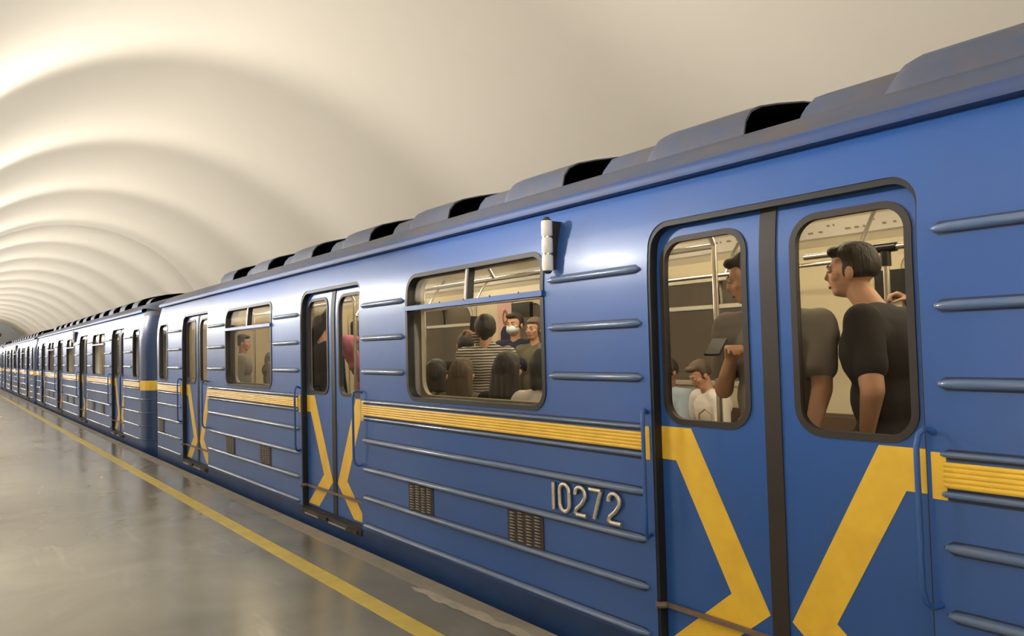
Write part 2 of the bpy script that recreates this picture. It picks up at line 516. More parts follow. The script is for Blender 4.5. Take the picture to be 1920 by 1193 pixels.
UP_X0 = -11.3
def uplight(x, first):
    t = empty('wall_uplight', (x, WALL_Y + 0.02, 2.55), 'bronze bowl uplight on the pylon wall cornice', 'lamp', 'uplights along the pylon wall')
    if first is None:
        b = MB()
        prof = [(0.02, -0.16), (0.07, -0.15), (0.12, -0.10), (0.155, -0.03), (0.165, 0.03), (0.155, 0.03), (0.13, -0.04), (0.02, -0.10)]
        n = 20; vs = []
        for r_, z_ in prof:
            for k in range(n): vs.append((r_ * math.cos(2 * PI * k / n), 0.42 + r_ * math.sin(2 * PI * k / n), 0.55 + z_))
        b.add(vs, [(j * n + k, j * n + (k + 1) % n, (j + 1) * n + (k + 1) % n, (j + 1) * n + k) for j in range(len(prof) - 1) for k in range(n)])
        bowl = b.build('bowl', M_FIX, t)
        b = MB(); b.tube([(0, 0.02, -0.1), (0, 0.20, 0.0), (0, 0.38, 0.2), (0, 0.42, 0.42)], 0.018); arm = b.build('bracket', M_FIX, t)
        b = MB(); b.ell((0, 0.42, 0.54), (0.05, 0.05, 0.05)); bulb = b.build('bulb', M_BULB, t)
        l = bpy.data.lights.new('uplight_beam', 'SPOT'); l.energy = SPOT_POWER; l.color = (1.0, 0.97, 0.92)
        l.spot_size = math.radians(98); l.spot_blend = 0.6; l.shadow_soft_size = 0.15
        pl = bpy.data.lights.new('uplight_bulb', 'POINT'); pl.energy = BULB_POWER; pl.color = (1.0, 0.98, 0.93); pl.shadow_soft_size = 0.06
        first = (bowl.data, arm.data, bulb.data, l, pl)
    else:
        link('bowl', first[0], t); link('bracket', first[1], t); link('bulb', first[2], t)
    lo = bpy.data.objects.new('uplight_beam', first[3]); COL.objects.link(lo); lo.parent = t
    lo.location = (0, 0.42, 0.62)
    po = bpy.data.objects.new('uplight_bulb', first[4]); COL.objects.link(po); po.parent = t; po.location = (0, 0.42, 0.66)
    d = Vector((0.95, 0.9, 0.55)).normalized()
    lo.rotation_euler = d.to_track_quat('-Z', 'Y').to_euler()
    return first
fst = None
for k in range(-4, 16): fst = uplight(UP_X0 - PITCH_A * k, fst)

# ---------------------------------------------------------------- carriage
XC0, CAR_PITCH = -4.17, 19.25
HALF = 8.96
W = 2.70
DC = [-6.78, -2.26, 2.26, 6.78]              # door centres along the car
WC = [-4.52, 0.0, 4.52]                      # window centres
DH = 0.647                                   # half door opening
RIBU = [2.049, 1.778, 1.507]
RIBL = [0.943, 0.711, 0.479, 0.252]
ZB, ZG = -0.12, 2.475                        # body bottom, gutter bottom

def door_hole(c, e=0.0): return rrect(c - DH + e, c + DH - e, 0.205 + e, 2.268 - e, 0.11, 7, 0.02)
def win_hole(c, e=0.0): return rrect(c - 0.8135 + e, c + 0.8135 - e, 1.298 + e, 2.238 - e, max(0.125 - e, .02), 7)
EW = [(-8.86, -8.30), (8.30, 8.86)]
def ew_hole(a, e=0.0): return rrect(a[0] + e, a[1] - e, 1.30 + e, 2.20 - e, 0.12 - e, 6)

def side_meshes():
    L = []   # (name, mesh, mats, children)
    holes = [door_hole(c) for c in DC] + [win_hole(c) for c in WC] + [ew_hole(a) for a in EW]
    skin = panel_mesh([(-HALF, ZB), (HALF, ZB), (HALF, ZG), (-HALF, ZG)], holes, 0.0, 0.05, bend=True)
    mb = MB()
    # pressed ribs are part of the side sheet
    segs_full = [(-HALF + .02, DC[0] - DH - .045)] + [(DC[i] + DH + .045, DC[i + 1] - DH - .045) for i in range(3)] + [(DC[3] + DH + .045, HALF - .02)]
    for a, b in segs_full:
        for z in RIBL: rib_into(mb, a, b, z)
    for i, c in enumerate(WC):
        for z in RIBU:
            y = bendy(z)
            rib_into(mb, DC[i] + DH + .045, c - .85, z, y=y); rib_into(mb, c + .85, DC[i + 1] - DH - .045, z, y=y)
    for z in RIBU:
        rib_into(mb, EW[0][1] + .05, DC[0] - DH - .045, z, y=bendy(z)); rib_into(mb, DC[3] + DH + .045, EW[1][0] - .05, z, y=bendy(z))
    for a, b in segs_full:                      # rails above and below the yellow moulding
        rib_into(mb, a, b, 1.263, h=0.011, d=0.020, ta=.03); rib_into(mb, a, b, 1.126, h=0.013, d=0.022, ta=.03)
    # darker strip along the edge of each rib
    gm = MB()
    def rib_edge(a, b, z, y=0.0, h=.0245):
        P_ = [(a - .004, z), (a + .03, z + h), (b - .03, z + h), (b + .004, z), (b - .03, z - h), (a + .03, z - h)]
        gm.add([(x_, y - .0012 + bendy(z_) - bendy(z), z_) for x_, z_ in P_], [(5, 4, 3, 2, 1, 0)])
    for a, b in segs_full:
        for z in RIBL: rib_edge(a, b, z)
        rib_edge(a, b, 1.263, h=.019); rib_edge(a, b, 1.126, h=.024)
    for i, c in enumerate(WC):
        for z in RIBU: rib_edge(DC[i] + DH + .045, c - .85, z, bendy(z)); rib_edge(c + .85, DC[i + 1] - DH - .045, z, bendy(z))
    for z in RIBU: rib_edge(EW[0][1] + .05, DC[0] - DH - .045, z, bendy(z)); rib_edge(DC[3] + DH + .045, EW[1][0] - .05, z, bendy(z))
    ribs = mb.mesh(); recalc(ribs)
    bm = bmesh.new(); bm.from_mesh(skin)
    bmesh.ops.bisect_plane(bm, geom=bm.verts[:] + bm.edges[:] + bm.faces[:], plane_co=(0, 0, .218), plane_no=(0, 0, 1))
    bm.to_mesh(skin); bm.free()
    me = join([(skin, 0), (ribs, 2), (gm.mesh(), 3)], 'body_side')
    for p in me.polygons:
        if p.center.z < .218 and p.material_index == 0: p.material_index = 4     # darker lower hem
    for p in me.polygons:
        if p.normal.y > 0.6 and p.center.y > 0.03: p.material_index = 1      # saloon side of the sheet
    L.append(('body_side', me, [M_BLUE, M_LINE, M_RIB, M_RIBEDGE, M_BLUELOW]))
    mb = MB()
    for a, b in segs_full:
        n = 5
        for k in range(n):
            z = 1.150 + (k + .5) * (0.088 / n)
            rib_into(mb, a + .01, b - .01, z, h=0.0085, d=0.006, ta=.02, y=-.014)
        mb.box(a + .01, b - .01, -.0155, 0.0, 1.150, 1.238)
        mb.box(a - .03, a + .02, -0.0035, 0.0, 1.105, 1.268); mb.box(b - .02, b + .03, -0.0035, 0.0, 1.105, 1.268)
    L.append(('yellow_moulding', mb.mesh(), [M_YEL]))
    mb = MB(); mb.box(-HALF, HALF, 0.035, 0.075, -0.30, 0.18)
    L.append(('skirt', mb.mesh(), [M_BLUELOW]))
    return L

def ring(outer, inner, y0, y1): return panel_mesh(outer, [inner], y0, y1, bend=True)

def make_side_library():
    lib = {}
    lib['side'] = side_meshes()
    # door frame seal, rubber jamb
    j = ring(door_hole(0, 0.0), rrect(-DH + .016, DH - .005, .212, 2.241, .10, 7, .02), 0.004, 0.060)
    lib['door_seal'] = (j, [M_RUB])
    def leaf(s):
        x0, x1 = (0.036, 0.66) if s > 0 else (-0.66, -0.036)
        w0, w1 = (0.112, 0.600) if s > 0 else (-0.600, -0.112)
        hole = rrect(w0 + .012, w1 - .012, 1.298, 2.172, 0.10, 7)
        me = panel_mesh([(x0, .215), (x1, .215), (x1, 2.285), (x0, 2.285)], [hole], 0.055, 0.09, bend=True)
        # inner face of the leaf is painted like the saloon
        for p in me.polygons: p.material_index = 1 if p.normal.y > 0.7 else 0
        frame = ring(rrect(w0 - .006, w1 + .006, 1.280, 2.190, 0.118, 7), rrect(w0 + .022, w1 - .022, 1.308, 2.162, 0.090, 7), 0.048, 0.078)
        pane = panel_mesh(rrect(w0 + .02, w1 - .02, 1.306, 2.164, 0.09, 7), [], 0.066, 0.070, bend=True)
        P = [(-.665, 1.268), (-.449, 1.268), (-.052, .50), (-.375, .235), (-.625, .235), (-.250, .545), (-.545, 1.108), (-.665, 1.108)]
        if s > 0: P = [(-x, z) for x, z in P]
        stripe = panel_mesh(P, [], 0.0535, 0.056)
        return me, frame, pane, stripe
    lib['leaf'] = {-1: leaf(-1), 1: leaf(1)}
    mb = MB(); mb.box(-.040, .040, 0.048, 0.10, 0.215, 2.285)
    me = mb.mesh(); bend_mesh(me); lib['centre_seal'] = (me, [M_BRUB])
    mb = MB()
    mb.box(-DH, DH, -0.012, 0.05, 0.150, 0.205, 0)
    mb.box(-.52, -.20, -0.030, -0.010, 0.160, 0.176, 1); mb.box(.02, .38, -0.030, -0.010, 0.160, 0.176, 1)
    mb.box(-.22, -.02, -0.034, -0.010, 0.172, 0.195, 0); mb.box(.40, .60, -0.034, -0.010, 0.16, 0.19, 0)
    lib['door_sill'] = (mb.mesh(), [M_SILL, M_METAL])
    mb = MB(); mb.box(-DH, DH * .97, 0.030, 0.050, 0.398, 0.418, 0); mb.tube([(-DH + .0, -0.01, .408), (-DH + .03, 0.03, .408)], .016, 8, 0)
    lib['door_rod'] = (mb.mesh(), [M_RUST])
    def grab(s):
        # grab rail standing off the wall beside a door
        x = s * (DH + 0.014)
        mb = MB(); pts = []
        pts.append((x + s * .015, 0.0, 1.335)); pts.append((x, -0.035, 1.352)); pts.append((x - s * .012, -0.058, 1.335)); pts.append((x - s * .018, -0.066, 1.29))
        for k in range(1, 6): pts.append((x - s * .018, -0.066, 1.29 - (1.29 - .80) * k / 5))
        pts += [(x - s * .012, -0.058, .755), (x, -0.035, .735), (x + s * .015, 0.0, .74)]
        mb.tube(pts, 0.0105, 10); return (mb.mesh(), [M_BLUE])
    lib['grab'] = {-1: grab(-1), 1: grab(1)}
    # main window
    fr = ring(win_hole(0, 0.0), win_hole(0, 0.030), -0.006, 0.055)
    lib['win_frame'] = (fr, [M_RUB])
    mb = MB(); mb.box(-0.812, 0.815, -0.020, 0.045, 1.966, 1.999)
    for k in range(5): mb.ell((-.6 + .3 * k, -0.02, 2.0), (.007, .005, .007), 8, 6)
    me = mb.mesh(); me2 = me
    lib['win_bar'] = (me, [M_BLUE])
    mb = MB(); mb.box(-0.006, 0.010, 0.005, 0.055, 2.0, 2.22, 0); mb.box(-0.030, -0.006, 0.004, 0.03, 2.0, 2.22, 1)
    me = mb.mesh(); bend_mesh(me); lib['win_divider'] = (me, [M_BRUB, M_TRIMI])
    def pane(x0, x1, z0, z1, y, r=0.02):
        # clip the pane to the rounded hole by using the hole's own corner radius where it meets one
        return panel_mesh(rrect(x0, x1, z0, z1, r), [], y, y + .004, bend=True)
    lib['pane_low'] = (panel_mesh(rrect(-.79, .79, 1.32, 1.97, 0.01, 3, 0.105), [], 0.022, 0.026), [M_GLASS])
    lib['pane_ul'] = (panel_mesh([(-.79, 1.995), (-.008, 1.995), (-.008, 2.215), (-.69, 2.215), (-.76, 2.185), (-.79, 2.12)], [], 0.026, 0.030, bend=True), [M_GLASS2])
    lib['pane_ur'] = (panel_mesh([(.79, 1.995), (.79, 2.12), (.76, 2.185), (.69, 2.215), (.008, 2.215), (.008, 1.995)], [], 0.030, 0.034, bend=True), [M_GLASS2])
    lib['ew_frame'] = (ring(ew_hole((-.28, .28), 0), ew_hole((-.28, .28), .028), -0.006, 0.05), [M_RUB])
    lib['ew_pane'] = (panel_mesh(ew_hole((-.28, .28), .022), [], 0.022, 0.026, bend=True), [M_GLASS])
    mb = MB(); mb.box(-.172, .172, -0.006, 0.001, .492, .690, 0)
    for i in range(4):
        for k in range(10):
            x = -.122 + .081 * i; z = .508 + .0182 * k + (.009 if i % 2 else 0)
            mb.tube([(x - .026, -0.008, z), (x - .012, -0.014, z + .002), (x + .012, -0.014, z + .002), (x + .026, -0.008, z)], [.002, .0052, .0052, .002], 6, 1)
    lib['grille'] = (mb.mesh(), [M_GRILLE, M_SLAT])
    # vertical signal lamp, three lenses
    mb = MB(); mb.box(-.045, -.012, -0.012, 0.07, 2.11, 2.385, 1)
    mb.tube([(-.03, -.036, 2.392), (-.03, -.036, 2.408)], [.026, .012], 12, 1); mb.tube([(-.03, -.036, 2.085), (-.03, -.036, 2.098)], [.014, .026], 12, 1)
    lamp_body = mb.mesh()
    mbs = MB(); mb = MB()
    z0 = 2.098; mb.tube([(-.03, -.036, z0 + .004), (-.03, -.036, z0 + .014), (-.03, -.036, z0 + .084), (-.03, -.036, z0 + .092)], [.029, .033, .033, .029], 14, 0)
    mbs.tube([(-.03, -.036, z0 - .007), (-.03, -.036, z0 + .006)], .029, 12, 0)
    lib['lamp'] = (lamp_body, mb.mesh(), mbs.mesh())
    # inner lining sheet behind the skin
    holes = [door_hole(c, -0.0) for c in DC] + [rrect(c - .76, c + .76, 1.34, 2.20, .11, 6) for c in WC] + [rrect(a[0] + .04, a[1] - .04, 1.34, 2.16, .09, 6) for a in EW]
    ln = panel_mesh([(-HALF + .1, .19), (HALF - .1, .19), (HALF - .1, 2.40), (-HALF + .1, 2.40)], holes, 0.100, 0.118)
    mb = MB()
    for c in WC:                                   # pale raised window surround seen from the saloon
        pass
    lib['lining'] = (ln, [M_LINE])
    wr = []; bars = MB()
    bars.box(-.775, .775, .12, .150, 1.965, 2.0)
    wr.append((bars.mesh(), 0))
    wr.append((panel_mesh(rrect(-.80, .80, 1.30, 2.24, .15, 7), [rrect(-.765, .765, 1.335, 2.205, .12, 7)], 0.10, 0.135), 0))
    lib['lining_frames'] = (join(wr), [M_TRIMI])
    return lib

LIB = make_side_library()

def roof_meshes():
    half = [(0.070, 2.470), (0.035, 2.474), (0.028, 2.500), (0.045, 2.522), (0.075, 2.530)]
    top = [(0.075, 2.530), (0.15, 2.595), (0.25, 2.650), (0.40, 2.700), (0.60, 2.755), (0.85, 2.81), (1.10, 2.838), (1.35, 2.845)]
    def full(h): return h + [(W - y, z) for y, z in reversed(h)][1 if abs(h[-1][0] - 1.35) < 1e-6 else 0:]
    def loft(prof_fn, xs, cap=(False, False)):
        mb = MB(); P0 = prof_fn(xs[0]); n = len(P0); vs = []
        for x in xs: vs += [(x, y, z) for y, z in prof_fn(x)]
        fs = [(i * n + k, (i + 1) * n + k, (i + 1) * n + k + 1, i * n + k + 1) for i in range(len(xs) - 1) for k in range(n - 1)]
        if cap[0]: fs.append(tuple(range(n)))
        if cap[1]: fs.append(tuple((len(xs) - 1) * n + k for k in range(n))[::-1])
        mb.add(vs, fs); return mb.mesh()
    T = full(top)
    def tp(x):
        e = max(0.0, abs(x) - HALF) / 0.42
        s = math.sqrt(max(0.0, 1 - min(1, e) ** 2))
        return [(1.35 + (y - 1.35) * (0.74 + 0.26 * s), 2.40 + (z - 2.40) * s) for y, z in T]
    endx = [HALF + .42 * math.sin(a * PI / 16) for a in range(1, 9)]
    xs = [-x for x in reversed(endx)] + [-HALF, 0, HALF] + endx
    roof = loft(tp, xs)
    mb = MB()
    g = [(0.075, 2.462), (0.030, 2.466), (0.022, 2.492), (0.036, 2.520), (0.080, 2.534)]
    gut = []
    for sgn in (0, 1):
        prof = g if not sgn else [(W - y, z) for y, z in g]
        gut.append((loft(lambda x: prof, [-HALF, HALF]), 0))
    gutter = join(gut)
    # dark end cap band below the rounded roof end
    # low duct strip between scoops, and scoops
    low = [(0.36, 2.680), (0.385, 2.735), (0.43, 2.785), (0.52, 2.820), (0.70, 2.860), (0.95, 2.895), (1.35, 2.905)]
    LOW = full(low)
    hood = [(0.27, 2.650), (0.290, 2.730), (0.335, 2.785), (0.41, 2.822), (0.56, 2.862), (0.80, 2.915), (1.05, 2.945), (1.35, 2.955)]
    HOOD = full(hood)
    def hood_fn(x, L=0.68):
        # x from 0 (closed left end) to L (open mouth)
        s = min(1.0, x / 0.13); s = math.sin(s * PI / 2)
        out = []
        for (y, z) in HOOD:
            bz = 2.62 + 0.19 * (1 - ((y - 1.35) / 1.12) ** 2)
            out.append((1.35 + (y - 1.35) * (0.955 + .045 * s), bz + (z - bz) * (0.45 + 0.55 * s)))
        return out
    sx = [0, .03, .06, .09, .13, .3, .5, .68]
    outer = loft(hood_fn, sx)
    inner_fn = lambda x: [(1.35 + (y - 1.35) * 0.992, z - .007) for y, z in hood_fn(x)]
    inner = loft(inner_fn, sx)
    # lip ring joining the shells at the mouth, and end face
    n = len(HOOD); a = hood_fn(.68); b = inner_fn(.68)
    mb = MB(); mb.add([(0.68, y, z) for y, z in a] + [(0.68, y, z) for y, z in b], [(k, k + 1, n + k + 1, n + k) for k in range(n - 1)])
    lip = mb.mesh()
    mb = MB(); e = hood_fn(0); mb.add([(0.0, y, z) for y, z in e], [tuple(range(n))]); endf = mb.mesh()
    scoop = join([(outer, 0), (endf, 0), (lip, 0), (inner, 1)])
    def low_fn(x, L=.62):
        s = min(1.0, max(0.0, (x - .06) / 0.22)); s = s * s * (3 - 2 * s)
        return [(1.35 + (y - 1.35) * (0.86 + .14 * s), 2.56 + (z - 2.56) * (0.45 + .55 * s)) for y, z in LOW]
    duct = loft(low_fn, [-.12, 0.06, .10, .14, .18, .22, .28, .66], (True, False))
    # dark floor plate inside the mouth
    mb = MB()
    pl = [(y, z + .012) for y, z in T if .34 < y < W - .34]
    vs = [(-.45, y, z) for y, z in pl] + [(.12, y, z) for y, z in pl]
    k_ = len(pl); mb.add(vs, [(i, i + 1, k_ + i + 1, k_ + i) for i in range(k_ - 1)])
    plate = mb.mesh()
    return roof, gutter, scoop, duct, plate
ROOF = roof_meshes()

def end_meshes():
    """rounded corner and flat end wall of the +x end"""
    mb = MB(); n = 10; vs = []; zs = [ZB, 0.2, 0.6, 1.0, 1.4, 1.8, 1.95, 2.1, 2.25, 2.40, 2.475]
    plan = [(HALF, 0.0)] + [(HALF + .40 * math.sin(a * PI / 2 / n), .36 * (1 - math.cos(a * PI / 2 / n))) for a in range(1, n + 1)]
    plan = plan + [(HALF + .40, W / 2)]
    plan = plan + [(x, W - y) for x, y in reversed(plan[:-1])]
    for z in zs:
        for x, y in plan:
            b = bendy(z); yy = y + b * (1 if y < W / 2 else -1) * (1 if abs(y - W / 2) > .5 else 0)
            vs.append((x, yy, z))
    k_ = len(plan)
    mb.add(vs, [(j * k_ + i, j * k_ + i + 1, (j + 1) * k_ + i + 1, (j + 1) * k_ + i) for j in range(len(zs) - 1) for i in range(k_ - 1)])
    shell = mb.mesh()
    mb = MB()
    for z in RIBL: mb.tube([(x, y, z) for x, y in plan[:n + 1]], 0.009, 6)
    ribs = mb.mesh()
    wall = join([(shell, 0), (ribs, 0)])
    for p in wall.polygons:
        if p.center.z > 2.40: p.material_index = 1
    mb = MB(); vs = []
    for z in (1.10, 1.268): vs += [(x + .004 * (i > 0), y - .004, z) for i, (x, y) in enumerate(plan[:n + 2])]
    q = n + 2; mb.add(vs, [(i, i + 1, q + i + 1, q + i) for i in range(q - 1)])
    band = mb.mesh()
    mb = MB()
    mb.box(HALF + .395, HALF + .42, 1.0, 1.7, .22, 2.1)
    door = mb.mesh()
    return wall, band, door
ENDS = end_meshes()

PROTO = {}
def P(name, me, parent, mats, sm=30, loc=(0, 0, 0), rz=0.0, key=None):
    """place a part; meshes get materials and shading once, later copies share them"""
    if me.name not in PROTO:
        PROTO[me.name] = True
        for mm in mats: me.materials.append(mm)      # (no clear() here: it would reset the face indices)
        if sm: smooth(me, sm)
    o = bpy.data.objects.new(name, me); COL.objects.link(o)
    if parent: o.parent = parent
    o.location = loc; o.rotation_euler = (0, 0, rz)
    return o

def make_side(car, far, detail, open_vent=False):
    """all parts of one flank; the far flank is the same turned round"""
    def pos(x, y=0.0): return ((-x, W - y, 0) if far else (x, y, 0))
    rz = PI if far else 0.0
    for nm, me, mats in LIB['side']: P(nm, me, car, mats, 30, pos(0), rz)
    P('inner_lining', LIB['lining'][0], car, LIB['lining'][1], 30, pos(0), rz)
    for c in WC: P('inner_window_frame', LIB['lining_frames'][0], car, LIB['lining_frames'][1], 30, pos(c), rz)
    for c in DC:
        ds = P('door_seal', LIB['door_seal'][0], car, LIB['door_seal'][1], 40, pos(c), rz)
        for s in (-1, 1):
            me, fr, pn, st = LIB['leaf'][s]
            lf = P('door_leaf', me, car, [M_BLUE, M_LINE], 30, pos(c), rz)
            P('window_rubber', fr, lf, [M_BRUB], 40); P('window_pane', pn, lf, [M_GLASS], 0); P('yellow_stripe', st, lf, [M_YEL], 0)
        P('door_centre_seal', LIB['centre_seal'][0], car, LIB['centre_seal'][1], 0, pos(c), rz)
        if not far:
            P('door_sill', LIB['door_sill'][0], car, LIB['door_sill'][1], 0, pos(c), rz)
            P('door_bottom_rod', LIB['door_rod'][0], car, LIB['door_rod'][1], 30, pos(c), rz)
            for s in (-1, 1): P('grab_rail', LIB['grab'][s][0], car, LIB['grab'][s][1], 60, pos(c), rz)
    for i, c in enumerate(WC):
        wf = P('window_frame', LIB['win_frame'][0], car, LIB['win_frame'][1], 40, pos(c), rz)
        P('window_bar', LIB['win_bar'][0], wf, LIB['win_bar'][1], 30); P('window_divider', LIB['win_divider'][0], wf, LIB['win_divider'][1], 0)
        P('window_pane', LIB['pane_low'][0], wf, LIB['pane_low'][1], 0); P('vent_pane', LIB['pane_ul'][0], wf, LIB['pane_ul'][1], 0)
        if not (open_vent and i == 1 and not far): P('vent_pane', LIB['pane_ur'][0], wf, LIB['pane_ur'][1], 0)
        if not far:
            for gx in (-.64, .585): P('vent_grille', LIB['grille'][0], car, LIB['grille'][1], 40, pos(c + gx), rz)
    for a in EW:
        wf = P('end_window_frame', LIB['ew_frame'][0], car, LIB['ew_frame'][1], 40, pos((a[0] + a[1]) / 2), rz)
        P('window_pane', LIB['ew_pane'][0], wf, LIB['ew_pane'][1], 0)
    if not far:
        P('vent_grille', LIB['grille'][0], car, LIB['grille'][1], 40, pos(-8.72), rz)
        b = P('signal_lamp', LIB['lamp'][0], car, [M_METAL, M_SILL], 40, pos(.93), rz)
        for k in range(3):
            P('lens', LIB['lamp'][1], b, [M_LENS], 40, (0, 0, k * .098))
            if k: P('lens_ring', LIB['lamp'][2], b, [M_METAL], 40, (0, 0, k * .098))

# saloon pieces, shared by all carriages
def saloon_library():
    L = {}
    mb = MB(); mb.box(-HALF + .1, HALF - .1, .12, W - .12, .12, .22); L['saloon_floor'] = (mb.mesh(), [M_SFLOOR], 0)
    mb = MB(); prof = [(.118, 2.38), (.16, 2.42), (.30, 2.56), (.45, 2.62), (1.35, 2.66)]
    prof = prof + [(W - y, z) for y, z in reversed(prof[:-1])]
    vs = [(-HALF + .1, y, z) for y, z in prof] + [(HALF - .1, y, z) for y, z in prof]; k = len(prof)
    mb.add(vs, [(i, k + i, k + i + 1, i + 1) for i in range(k - 1)]); L['saloon_ceiling'] = (mb.mesh(), [M_CEIL], 40)
    mb = MB(); mb.box(-HALF + .02, -HALF + .1, .12, W - .12, .12, 2.55); mb.box(HALF - .1, HALF - .02, .12, W - .12, .12, 2.55); L['saloon_end_walls'] = (mb.mesh(), [M_LINE], 0)
    mb = MB(); mb.box(-HALF, HALF, .05, W - .05, -.10, .12); L['underframe'] = (mb.mesh(), [M_DARK], 0)
    mb = MB(); mb.box(-.50, .50, -.07, .07, 2.585, 2.61, 0); L['ceiling_lamp'] = (mb.mesh(), [M_TUBE], 0)
    mb = MB()
    x0, x1 = -1.50, 1.50
    mb.box(x0, x1, .14, .58, .58, .69); mb.box(x0, x1, .12, .20, .66, 1.12); mb.box(x0, x1, .16, .50, .24, .58)
    me = mb.mesh()
    bm = bmesh.new(); bm.from_mesh(me); bmesh.ops.bevel(bm, geom=bm.edges[:], offset=.02, segments=2, affect='EDGES'); bm.to_mesh(me); bm.free()
    L['bench'] = (me, [M_SEAT], 40)
    mb = MB()
    for s in (-1, 1):
        x = s * 1.56
        mb.tube([(x, .16, 1.22), (x, .50, 1.22), (x, .58, 1.18), (x, .60, 1.10), (x, .60, .24)], .016, 10)
        mb.tube([(x, .60, 1.16), (x, .60, 2.20)], .016, 10)
    mb.tube([(-1.56, .60, 2.20), (1.56, .60, 2.20)], .016, 10)
    for x in (-1.56, -.5, .5, 1.56): mb.tube([(x, .60, 2.20), (x, .50, 2.36), (x, .34, 2.55)], .014, 8)
    L['hand_rail'] = (mb.mesh(), [M_METAL], 50)
    # long pale route strip below the ceiling curve
    mb = MB(); mb.add([(-7.6, .19, 2.44), (7.6, .19, 2.44), (7.6, .285, 2.545), (-7.6, .285, 2.545)], [(0, 1, 2, 3)], 0)
    mb.add([(-7.6, .191, 2.434), (7.6, .191, 2.434), (7.6, .183, 2.436), (-7.6, .183, 2.436)], [(0, 1, 2, 3)], 0)
    rnd = random.Random(3); x = -7.4
    while x < 7.4:
        l = rnd.uniform(.015, .05); q = rnd.choice((.30, .62))
        ya = .19 + .095 * q; za = 2.44 + .105 * q
        mb.add([(x, ya + .003, za - .002), (x + l, ya + .003, za - .002), (x + l, ya + .014, za + .0115), (x, ya + .014, za + .0115)], [(0, 1, 2, 3)], 1)
        x += l + rnd.uniform(.02, .07)
    L['route_strip'] = (mb.mesh(), [M_WHITE, MATS['grille_slat']], 0)
    # door pocket panel joints of the far wall
    return L
SAL = saloon_library()

def make_saloon(car):
    for nm in ('saloon_floor', 'saloon_ceiling', 'saloon_end_walls', 'underframe'):
        me, ms, sm = SAL[nm]; P(nm, me, car, ms, sm)
    me, ms, sm = SAL['ceiling_lamp']
    for row in (.85, 1.85):
        for k in range(-5, 6): P('ceiling_lamp', me, car, ms, sm, (k * 1.55, row, 0))
    for far in (False, True):
        for nm, xs in (('bench', WC), ('hand_rail', WC)):
            me, ms, sm = SAL[nm]
            for c in xs: P(nm, me, car, ms, sm, (-c, W, 0) if far else (c, 0, 0), PI if far else 0)
        me, ms, sm = SAL['route_strip']; P('route_strip', me, car, ms, sm, (0, W, 0) if far else (0, 0, 0), PI if far else 0)

car_labels = ['nearest blue metro carriage numbered 10272 with yellow stripe filling the right side',
              'second blue metro carriage in line, coupled behind the numbered one',
              'third blue metro carriage from the front, small in the distance',
              'fourth and farthest blue metro carriage at the left edge of the photo']
CARS = []
for ci in range(4):
    xc = XC0 - CAR_PITCH * ci
    car = empty('metro_carriage', (xc, 0, 0), car_labels[ci], 'train carriage', 'carriages of the blue metro train')
    CARS.append(car)
    make_side(car, False, True, ci == 0)
    make_side(car, True, False)
    roof, gutter, scoop, duct, plate = ROOF
    P('roof', roof, car, [M_ROOF], 50); P('gutter', gutter, car, [M_GUT], 50)
    k = -5
    while True:
        lip = (-2.16 - XC0) - 1.32 * k
        if lip - .7 < -HALF + 1.2: break
        if lip < HALF - .5:
            sc_ = P('roof_scoop', scoop, car, [M_ROOF, M_DARK], 50, (lip - .68, 0, 0))
            P('scoop_floor', plate, sc_, [M_DARK], 50, (.68, 0, 0))
            P('roof_duct', duct, car, [M_ROOF], 50, (lip, 0, 0))
        k += 1
    for s in (1, -1):
        wl, band, dr = ENDS
        loc, rz = ((0, 0, 0), 0.0) if s > 0 else ((0, W, 0), PI)
        e = P('end_wall', wl, car, [M_BLUEEND, M_ROOF], 50, loc, rz); P('yellow_band', band, e, [M_YEL], 50); P('end_door', dr, e, [M_BLUE], 0)
    make_saloon(car)
    if ci < 3:
        mb = MB(); mb.box(-9.85, -9.37, 1.0, 1.7, -.05, .12); mb.tube([(-9.95, 1.35, -.2), (-9.30, 1.35, -.2)], .09, 10)
        link('coupler', mb.mesh(), car, M_DARK)

# raised number
def digits(car):
    x = lambda v: v - XC0
    Z0, Z1, yy = .757, .907, -.012
    def arc(cx, cz, rx, rz, a0, a1, n=10): return [(cx + rx * math.cos(a0 + (a1 - a0) * k / n), yy, cz + rz * math.sin(a0 + (a1 - a0) * k / n)) for k in range(n + 1)]
    def one(c): return [[(c, yy, Z0), (c, yy, Z1)]]
    def zero(c):
        r = .040; pts = arc(c, Z1 - r, r, r, 0, PI) + arc(c, Z0 + r, r, r, PI, 2 * PI); return [pts + [pts[0]]]
    def two(c):
        r = .040; return [arc(c, Z1 - r, r, r, PI * 1.02, -PI * .12) + [(c + .012, yy, Z0 + .062), (c - .032, yy, Z0 + .030)] + [(c - .044, yy, Z0 + .008), (c - .025, yy, Z0 - .001), (c + .048, yy, Z0)]]
    def seven(c): return [[(c - .045, yy, Z1), (c + .045, yy, Z1)], [(c + .043, yy, Z1), (c + .020, yy, Z1 - .06), (c - .012, yy, Z0)]]
    for nm, fn, c in (('number_one', one, -3.302), ('number_zero', zero, -3.208), ('number_two', two, -3.078), ('number_seven', seven, -2.958), ('number_two', two, -2.820)):
        mb = MB()
        for path in fn(x(c)): mb.tube(path, .0125, 8, 0)
        o = mb.build(nm, M_DIGIT, car, 50, fix=False)
digits(CARS[0])

